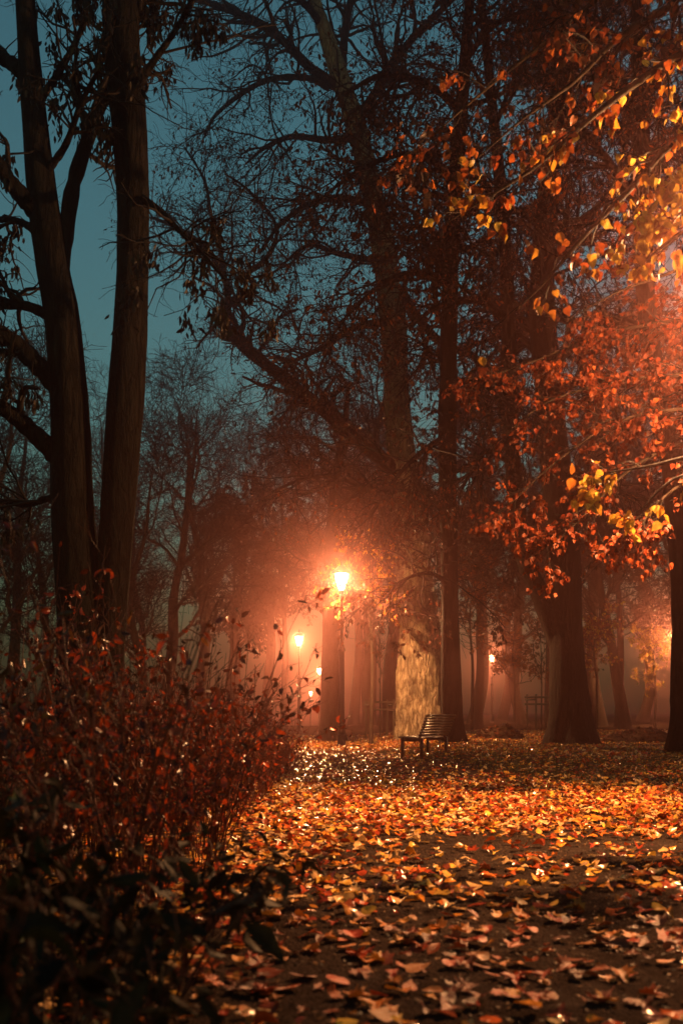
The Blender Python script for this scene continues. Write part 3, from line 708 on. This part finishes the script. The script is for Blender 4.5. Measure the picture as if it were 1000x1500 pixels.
# --- dense dark leafy trees closing the view behind the lamps
def dense_tree(px, d, h, label, seed, r0=.22, z0=.33, nleaf=14000):
    x = (px - CX) / F * d; b = np.array([x, d, float(gz(x, d)) - .05]); r = np.random.default_rng(seed)
    tr = (np.array([b, b + [.1, 0, h * .3], b + [-.1, .1, h * .65], b + [.1, 0, h]]), np.array([r0, r0 * .75, r0 * .45, .02]))
    return make_tree('dense_tree', label, 'tree', [tr], [], [dict(n=260, len=(1., 2.8), seg=5, up=-.03, rk=.5, rmin=.012, k=3), dict(n=1300, len=(.5, 1.5), seg=4, up=-.08, rk=.6, rmin=.01)],
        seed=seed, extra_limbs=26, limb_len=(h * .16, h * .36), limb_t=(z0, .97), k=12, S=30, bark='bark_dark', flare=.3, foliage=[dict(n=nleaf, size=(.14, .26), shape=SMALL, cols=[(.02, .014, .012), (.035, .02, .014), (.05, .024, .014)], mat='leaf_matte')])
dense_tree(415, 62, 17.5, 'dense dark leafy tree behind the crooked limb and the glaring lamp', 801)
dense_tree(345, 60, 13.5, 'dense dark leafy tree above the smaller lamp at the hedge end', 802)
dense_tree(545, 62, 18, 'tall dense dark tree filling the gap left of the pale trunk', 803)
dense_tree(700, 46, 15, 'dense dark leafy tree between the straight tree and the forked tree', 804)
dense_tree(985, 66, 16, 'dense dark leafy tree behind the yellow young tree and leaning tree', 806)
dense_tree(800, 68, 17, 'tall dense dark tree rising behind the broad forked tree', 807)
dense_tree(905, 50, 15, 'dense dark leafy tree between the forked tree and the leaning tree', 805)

# --- young leafy trees in the mist around the far lamps, and one added to cast shade
def young_tree(px, d, h, label, cols, nleaf, z0=1.6, seed=1, spread=(1.0, 2.2), size=(.08, .14)):
    x = (px - CX) / F * d; z = float(gz(x, d)); r = np.random.default_rng(seed)
    b = np.array([x, d, z - .05])
    tr = (np.array([b, b + [.05, 0, h * .4], b + [-.05, .1, h * .7], b + [.1, 0, h]]), np.array([.07, .055, .04, .012]))
    return make_tree('young_tree', label, 'tree', [tr], [], [dict(n=90, len=(.6, 1.4), seg=5, up=.0, rk=.5, rmin=.008, k=3), dict(n=350, len=(.3, .8), seg=4, up=-.03, rk=.6, rmin=.006)],
        seed=seed, extra_limbs=12, limb_len=spread, limb_t=(z0 / h, .95), k=10, S=24, bark='bark_mid', flare=.2, foliage=[dict(n=nleaf, size=size, shape=LINDEN, cols=cols)])
young_tree(752, 50, 5.2, 'thin young tree with red leaves in front of the half hidden lamp', RED, 1500, 2.0, 201, (1.2, 2.6))
young_tree(872, 42, 5.0, 'young tree with red and gold leaves between the forked tree and leaning tree', RED + GOLD[:1], 1600, 2.2, 202)
young_tree(958, 52, 4.9, 'young tree with bright yellow leaves beside the partly hidden lamp', GOLD, 4200, 2.0, 203, (1.0, 2.0), (.05, .09))
young_tree(543, 31, 6.6, 'thin young tree with drooping orange leaves, added to shade the pale trunk from the tall lamp', RED + GOLD[:2], 5200, 3.7, 204, (1.4, 2.6), (.06, .11))  # added tree: its crown keeps lamplight off the upper pale trunk
young_tree(690, 40, 6.5, 'young tree with dark red leaves right of the straight dark tree', RED, 1400, 3.2, 205, (1.4, 2.8))

# --- saplings in wooden guards
def sapling(px, d, h, label, seed):
    x = (px - CX) / F * d; b = np.array([x, d, float(gz(x, d)) - .03])
    tr = (np.array([b, b + [.02, 0, h * .5], b + [-.03, 0, h]]), np.array([.035, .028, .01]))
    return make_tree('sapling', label, 'tree', [tr], [], [dict(n=60, len=(.3, .9), seg=4, up=.06, rk=.5, rmin=.006, k=3, ang=(.3, .8)), dict(n=160, len=(.2, .5), seg=3, up=.03, rk=.6, rmin=.005)],
        seed=seed, extra_limbs=9, limb_len=(.7, 1.5), limb_t=(.4, .95), limb_up=.08, k=8, S=16, bark='bark_mid', flare=.1, limb_ang=(.4, .8))
def guard(px, d, label):
    x = (px - CX) / F * d; t = empty('sapling_guard', (x, d, float(gz(x, d)) - .03), .25); tag(t, label, 'tree guard')
    for a in (-.42, .42):
        for b in (-.42, .42):
            v, f = lathe([(0, 0), (.04, 0), (.04, 1.5), (.0, 1.52)], 8); o = obj('post', mesh_np('post', v, [f]), M['stake'], t); o.location = (a, b, 0)
    for a, rz in (((0, -.46), 0), ((0, .46), 0), ((-.46, 0), math.pi / 2), ((.46, 0), math.pi / 2)):
        for z in (1.4, 1.12) if a[1] else (1.3,):
            v, f = box(1.0, .03, .07); o = obj('rail', mesh_np('rail', v, [f], False), M['stake'], t); o.location = (a[0], a[1], z); o.rotation_euler = (0, 0, rz)
sapling(556, 38, 4.2, 'leafless sapling inside the wooden guard left of the pale trunk', 301); guard(556, 38, 'square wooden sapling guard left of the pale lit trunk')
sapling(792, 40, 4.0, 'leafless sapling inside the wooden guard by the forked tree', 302); guard(792, 40, 'square wooden sapling guard beside the broad forked tree')

# ------------------------------------------------------------------ bench
def make_bench():
    p0 = P(596, 1106, 20.6); x, y = p0[0], p0[1]
    yaw = math.radians(-30)
    t = empty('park_bench', (0, 0, 0)); tag(t, 'empty wooden slatted park bench on the lawn in front of the straight dark tree', 'bench')
    # local: length along +Y, sitter faces -X; origin at the near end of the seat middle
    Lb = 1.55
    for j in range(5):
        v, f = box(.075, Lb, .032); o = obj('seat_slat', mesh_np('seat_slat', v, [f], False), M['wood'], t)
        o.location = (-.20 + j * .092, Lb / 2, .455 - .006 * j)
    tilt = math.radians(21)
    for j in range(8):
        v, f = box(.024, Lb, .044); o = obj('back_slat', mesh_np('back_slat', v, [f], False), M['wood'], t)
        hgt = .035 + j * .063
        o.location = (.245 + math.sin(tilt) * hgt, Lb / 2, .47 + math.cos(tilt) * hgt); o.rotation_euler = (0, tilt, 0)
    for yy_ in (.14, Lb - .14):
        v, f = box(.055, .06, .44); o = obj('leg', mesh_np('leg', v, [f], False), M['iron'], t); o.location = (-.2, yy_, .22)
        v, f = box(.055, .06, .46); o = obj('leg', mesh_np('leg', v, [f], False), M['iron'], t); o.location = (.25, yy_, .21)
        v, f = box(.50, .05, .075); o = obj('side_rail', mesh_np('side_rail', v, [f], False), M['iron'], t); o.location = (.02, yy_, .398)
        v, f = box(.032, .05, .52); o = obj('back_upright', mesh_np('back_upright', v, [f], False), M['iron'], t)
        o.location = (.21 + math.sin(tilt) * .24, yy_, .45 + math.cos(tilt) * .24); o.rotation_euler = (0, tilt, 0)
    t.scale = (.96, .96, .96); t.rotation_euler = (0, 0, yaw); t.location = (x, y - .3, float(gz(x + .3, y + .4)) - .01)
    return t
make_bench()

# ------------------------------------------------------------------ dark mounds on the lawn
def mound(px, d, wx, wy, h, label, seed):
    x = (px - CX) / F * d; r = np.random.default_rng(seed)
    n = 26; u = np.linspace(-1, 1, n); X, Y = np.meshgrid(u, u); rr = np.sqrt(X ** 2 + Y ** 2)
    Z = np.clip(1 - rr ** 2, -.15, 1) * h * (.75 + .5 * vnoise(X * 3 + 5, Y * 3 + 5, seed)) + .05 * vnoise(X * 9 + 9, Y * 9 + 9, seed + 1) * (rr < 1)
    V = np.stack([X * wx, Y * wy, Z], -1).reshape(-1, 3); i = np.arange(n * n).reshape(n, n)
    q = np.stack([i[:-1, :-1], i[:-1, 1:], i[1:, 1:], i[1:, :-1]], -1).reshape(-1, 4)
    t = empty('leaf_mound', (x, d, float(gz(x, d)) - .02)); tag(t, label, 'leaf pile')
    obj('heap', mesh_np('heap', V, [q]), M['soil'], t)
    m = 420; a = r.uniform(0, 6.28, m); ra = np.sqrt(r.uniform(0, .9, m)); lx, ly = ra * np.cos(a), ra * np.sin(a)
    pos = np.stack([lx * wx, ly * wy, np.clip(1 - ra ** 2, 0, 1) * h * (.75 + .5 * vnoise(lx * 3 + 5, ly * 3 + 5, seed)) + .03], -1)
    Y = r.normal(size=(m, 3)); Y[:, 2] *= .4
    lf = obj('leaves', leaf_mesh('leaves', [(pos, Y, r.normal(size=(m, 3)) * .4 + [0, 0, 1], r.uniform(.07, .13, m), MAPLE, r.normal(.2, .3, m), palette(DULL, m, r))]), M['leaf_wet'], t); lf['kind'] = 'stuff'
mound(730, 29, .75, .6, .36, 'low dark heap of leaves between the bench and forked tree', 401)
mound(940, 27, 1.2, .7, .34, 'wide dark heap of leaves between the forked and leaning trees', 402)

# ------------------------------------------------------------------ hedge shrubs
def shrub(x, y, h, label, group, seed, nst=26, nleaf=520, lean=(0, 0), spread=.34, size=(.03, .065), cols=None, mat='leaf_shrub', shape=SMALL, name='shrub', stemr=.006):
    r = np.random.default_rng(seed); z = float(gz(x, y)) - .03
    root = empty(name, (x, y, z)); tag(root, label, 'shrub', group)
    S = 9; n = nst
    st = np.zeros((n, S, 3)); a = r.uniform(0, 6.28, n); rad = np.sqrt(r.uniform(0, 1, n)) * .16
    st[:, 0, 0] = rad * np.cos(a); st[:, 0, 1] = rad * np.sin(a)
    d = np.stack([np.cos(a) * r.uniform(.05, spread * 1.6, n) + lean[0], np.sin(a) * r.uniform(.05, spread * 1.6, n) + lean[1], np.ones(n)], -1); d = unit(d)
    ln = h * r.uniform(.5, 1.05, n) * np.where(r.random(n) < .15, 1.22, 1)
    for s in range(1, S):
        d = unit(d + r.normal(size=(n, 3)) * .09 + np.stack([np.cos(a) * .02, np.sin(a) * .02, -.01 * np.ones(n)], -1)); st[:, s] = st[:, s - 1] + d * (ln / (S - 1))[:, None]
    R = np.linspace(1, .35, S)[None] * r.uniform(.7, 1.2, n)[:, None] * stemr
    a2, b2 = grow(st, R, nst * 5, .2, .97, (.15, .5), (.3, .8), 5, .04, .16, .6, .0022, r)
    a3, b3 = grow(a2, b2, nst * 9, .2, .97, (.06, .2), (.3, .9), 3, .0, .2, .7, .0018, r)
    obj('stem', tube_mesh('stem', [(st, R, 5), (a2, b2, 4), (a3, b3, 3)]), M['stem'], root)
    parts = []
    for src, frac in ((a3, .45), (a2, .4), (st, .15)):
        m = int(nleaf * frac); pos, tg = along(src, m, r, .3, 1.0)
        Y = unit(tg * .35 + r.normal(size=(m, 3)) * .5 + np.array([0, 0, -.55])); Z = r.normal(size=(m, 3)) + np.array([0, 0, .5])
        parts.append((pos + Y * .005, Y, Z, r.uniform(*size, m), shape, r.normal(.35, .5, m), palette(cols, m, r)))
    obj('foliage', leaf_mesh('foliage', parts), M[mat], root)
    return root
SHR = [(.06, .014, .007), (.20, .03, .009), (.34, .05, .012), (.03, .012, .008), (.12, .028, .009)]
r = np.random.default_rng(33)
row1 = [(-.98, 4.5), (-1.02, 5.5), (-1.0, 6.5), (-1.0, 7.5), (-1.05, 8.7), (-1.0, 10), (-1.05, 11.5), (-1.0, 13.2), (-1.05, 15), (-1.1, 17)]
row2 = [(-1.75, 5.0), (-1.8, 6.2), (-1.8, 7.3), (-1.85, 8.5), (-1.85, 10), (-1.9, 12), (-1.9, 14), (-1.9, 16)]
row3 = [(-2.6, 6.6), (-2.7, 8), (-2.7, 9.5), (-2.9, 11.5), (-2.9, 13.5), (-3.6, 8.8), (-3.8, 11), (-3.9, 13)]; row3.sort(key=lambda p: p[1])
ORD = ['first', 'second', 'third', 'fourth', 'fifth', 'sixth', 'seventh', 'eighth', 'ninth', 'tenth']
j = 0
for row, lab, grp in ((row1, 'red twiggy shrub edging the path, {} from the broad-leaved shrubs', 'shrubs edging the path'), (row2, 'twiggy shrub in the middle row of the hedge, {} from the broad-leaved shrubs', 'shrubs in the middle of the hedge'), (row3, 'tall twiggy shrub in the back row near the twin trunks, {} from the broad-leaved shrubs', 'shrubs at the back of the hedge')):
    for q_, (x, y) in enumerate(row):
        h = 1.74 if y < 9 else 1.42
        h *= r.uniform(.9, 1.12) * (1.05 if x < -1.5 else .95)
        lab_ = lab.format(ORD[q_])
        if y > 12: h *= .82
        shrub(x + r.normal(0, .06), y + r.normal(0, .1), h, lab_, grp, 500 + j, cols=SHR, nst=26, nleaf=330 if y > 9 else 430, spread=.24, size=(.038, .078)); j += 1
# tall single stems rising out of the hedge before the twin trunk
shrub(-1.38, 5.6, 2.0, 'tall slender shrub with long leaves rising in front of the twin trunks', None, 601, nst=7, nleaf=110, cols=[(.12, .05, .02), (.22, .08, .02), (.06, .04, .02)], size=(.06, .1), shape=LANCE, spread=.14)
shrub(-1.75, 5.0, 1.75, 'slender shrub with drooping long leaves beside the tall one in the hedge', None, 602, nst=7, nleaf=110, cols=[(.05, .04, .02), (.1, .05, .02)], size=(.06, .1), shape=LANCE, spread=.16)
# low dark broad-leaved shrubs nearest the hedge front
GRN = [(.010, .011, .006), (.016, .015, .007), (.024, .017, .007), (.007, .007, .005)]
shrub(-.62, 2.15, .78, 'low dark broad-leaved shrub at the very front of the hedge', None, 611, nst=16, nleaf=190, cols=GRN, size=(.09, .15), shape=LANCE, spread=.4, mat='leaf_matte', name='broadleaf_shrub')
shrub(-.95, 3.0, .95, 'dark green broad-leaved shrub tucked between low shrub and twiggy hedge', None, 612, nst=16, nleaf=220, cols=GRN, size=(.09, .15), shape=LANCE, spread=.4, mat='leaf_matte', name='broadleaf_shrub')
shrub(-.75, 3.6, .7, 'small leafy green shrub at the foot of the red twiggy hedge', None, 613, nst=14, nleaf=200, cols=GRN, size=(.07, .12), shape=LANCE, spread=.4, mat='leaf_matte', name='broadleaf_shrub')

# ------------------------------------------------------------------ fallen leaves
FALL = [(.40, .08, .015), (.56, .22, .03), (.64, .36, .06), (.30, .045, .012), (.15, .035, .014), (.58, .38, .18), (.56, .34, .14), (.46, .14, .03)]
def density(x, y):
    c = path_center(y); u = (x - c)
    n = vnoise(x * .9 + 20, y * .9 + 20, 3) * .6 + vnoise(x * 2.7 + 20, y * 2.7 + 20, 4) * .4
    left = sstep(1.3, -.6, x)                       # thick drift on the hedge side
    mid_ = sstep(7.0, 9.0, y) * sstep(17.5, 13, y)       # thick carpet under the linden
    near = .36 + .3 * sstep(.8, -.3, x - .06 * y)
    dn = np.maximum(np.maximum(left * .85, mid_ * .85), near * sstep(9, 6, y))
    far = sstep(15, 18, y)
    dn = dn * (1 - far) + far * (.22 + .35 * sstep(24, 28, y) * sstep(40, 33, y))
    dn = np.where((y > 15) & (x > 2.2), .35, dn)
    return np.clip(dn * (.45 + 1.1 * n), 0, 1)
r = np.random.default_rng(77)
def scatter(n, ymin, ymax, xr):
    y = np.sqrt(r.uniform(ymin ** 2, ymax ** 2, n)); x = r.uniform(-1, 1, n) * (xr * y + .7) + .06 * y
    k_ = r.uniform(0, 1, n) < density(x, y)
    return x[k_], y[k_]
x, y = scatter(190000, 2.9, 42, .37)
# the 300 largest in view become leaves of their own, children of the path
sel = (np.abs(x) < .345 * y) & (y > 3.35) & (x > -.62)
order = np.where(sel)[0]; order = order[np.argsort(y[order])][:300]
mask = np.zeros(len(x), bool); mask[order] = True
def flat_leaf_mesh(outline, curl, seed):
    rr = np.random.default_rng(seed); m = len(outline)
    ring = np.vstack([outline * .55 + [0, .4 * .45], outline])
    Vx = np.vstack([[[0, .4]], ring]) - [0, .4]
    z = np.abs(Vx[:, 0]) * curl - (Vx[:, 1]) ** 2 * curl * .6 + rr.normal(0, .03, len(Vx)) + .03
    z = np.maximum(z, .005)
    V = np.column_stack([Vx, z]); kk = np.arange(m); k2 = (kk + 1) % m
    tri = np.stack([np.zeros(m, int), 1 + kk, 1 + k2], -1); qd = np.stack([1 + kk, 1 + m + kk, 1 + m + k2, 1 + k2], -1)
    return mesh_np('leaf', V, [tri, qd], smooth=True)
LFM = [flat_leaf_mesh(MAPLE, .3, 1), flat_leaf_mesh(MAPLE, -.25, 2), flat_leaf_mesh(LINDEN, .45, 3), flat_leaf_mesh(LINDEN, -.35, 4), flat_leaf_mesh(MAPLE, .6, 5), flat_leaf_mesh(SMALL * [1.3, 1], .4, 6)]
for m_ in LFM: m_.materials.append(M['leaf_fallen'])
for ii in order:
    o = bpy.data.objects.new('leaf', LFM[r.integers(0, 6)]); COL.objects.link(o); o.parent = path
    s = r.uniform(.045, .105)
    o.location = (x[ii], y[ii], float(surf(x[ii], y[ii])) + .006 + r.uniform(0, .015)); o.scale = (s, s, s)
    o.rotation_euler = (r.normal(0, .2), r.normal(0, .2), r.uniform(0, 6.28))
x, y = x[~mask], y[~mask]; n = len(x)
a = r.uniform(0, 6.28, n); tilt = r.normal(0, .22, n)
Yd = np.stack([np.cos(a), np.sin(a), tilt], -1); Zd = np.stack([r.normal(0, .22, n), r.normal(0, .22, n), np.ones(n)], -1)
pos = np.stack([x, y, surf(x, y) + .012 + np.abs(r.normal(0, .012, n))], -1)
size = r.uniform(.045, .10, n); cols = palette(FALL, n, r, .2)
near_ = y < 16; kind = r.integers(0, 3, n)
parts = []
for msk, shp in (((kind == 0), MAPLE), ((kind == 1), LINDEN), ((kind == 2), SMALL * [1.25, 1])):
    if msk.sum(): parts.append((pos[msk], Yd[msk], Zd[msk], size[msk], shp, r.normal(.1, .45, msk.sum()), cols[msk]))
print('fallen leaves', n)
lit = obj('leaf_litter', leaf_mesh('leaf_litter', parts), M['leaf_wet'], None)
tag(lit, 'wet orange and brown fallen leaves carpeting the path and lawn', 'fallen leaves', kind='stuff')

# ------------------------------------------------------------------ crumbs of bark, twig and leaf on the bare path
n = 26000
y = np.sqrt(r.uniform(3.0 ** 2, 15 ** 2, n)); x = r.uniform(-.30, .40, n) * y
a = r.uniform(0, 6.28, n); Yd = np.stack([np.cos(a), np.sin(a), r.normal(0, .25, n)], -1); Zd = np.stack([r.normal(0, .4, n), r.normal(0, .4, n), np.ones(n)], -1)
crumb = obj('leaf_crumbs', leaf_mesh('leaf_crumbs', [(np.stack([x, y, surf(x, y) + .004], -1), Yd, Zd, r.uniform(.008, .03, n), np.array([[0, 0], [.3, .3], [.12, 1], [-.3, .6]]), r.normal(0, .4, n), palette([(.02, .014, .01), (.05, .03, .018), (.09, .05, .025), (.16, .08, .03)], n, r))]), M['leaf_matte'])
tag(crumb, 'small brown crumbs of leaf and bark strewn on the bare path', 'litter', kind='stuff')

# ------------------------------------------------------------------ lawn grass
n = 60000
y = np.sqrt(r.uniform(13.5 ** 2, 36 ** 2, n)); x = r.uniform(-.05, .40, n) * y
kk = (x > path_center(y) + np.interp(y, [0, 10, 20, 40], [2.2, 2.1, 1.6, 1.3])) ; x, y = x[kk], y[kk]; n = len(x)
pos = np.stack([x, y, gz(x, y) - .005], -1); h = r.uniform(.04, .10, n); a = r.uniform(0, 6.28, n)
tip = pos + np.stack([r.normal(0, .35, n), r.normal(0, .35, n), np.ones(n)], -1) * h[:, None]
w = np.stack([np.cos(a), np.sin(a), 0 * a], -1) * .006
V = np.stack([pos - w, pos + w, tip], 1).reshape(-1, 3); t = np.arange(3 * n).reshape(n, 3)
gc = np.repeat(palette([(.03, .045, .012), (.05, .05, .015), (.025, .035, .012)], n, r), 3, 0)
gro = obj('grass', mesh_np('grass', V, [t], False, gc), M['grass']); tag(gro, 'short dark lawn grass around the bench and trees', 'grass', kind='stuff')

# ------------------------------------------------------------------ haze
v, f = box(404, 430, 34, 0, 195, 13.0)
hz = obj('haze', mesh_np('haze', v, [f], False)); tag(hz, 'thin evening mist filling the park', 'haze', kind='stuff')
hm, nt, out = newmat('haze'); pv = nt.nodes.new('ShaderNodeVolumePrincipled')
pv.inputs['Color'].default_value = (1.0, .46, .43, 1); pv.inputs['Density'].default_value = HAZE_DENSITY; pv.inputs['Anisotropy'].default_value = .93
nt.links.new(pv.outputs[0], out.inputs['Volume']); hz.data.materials.append(hm)
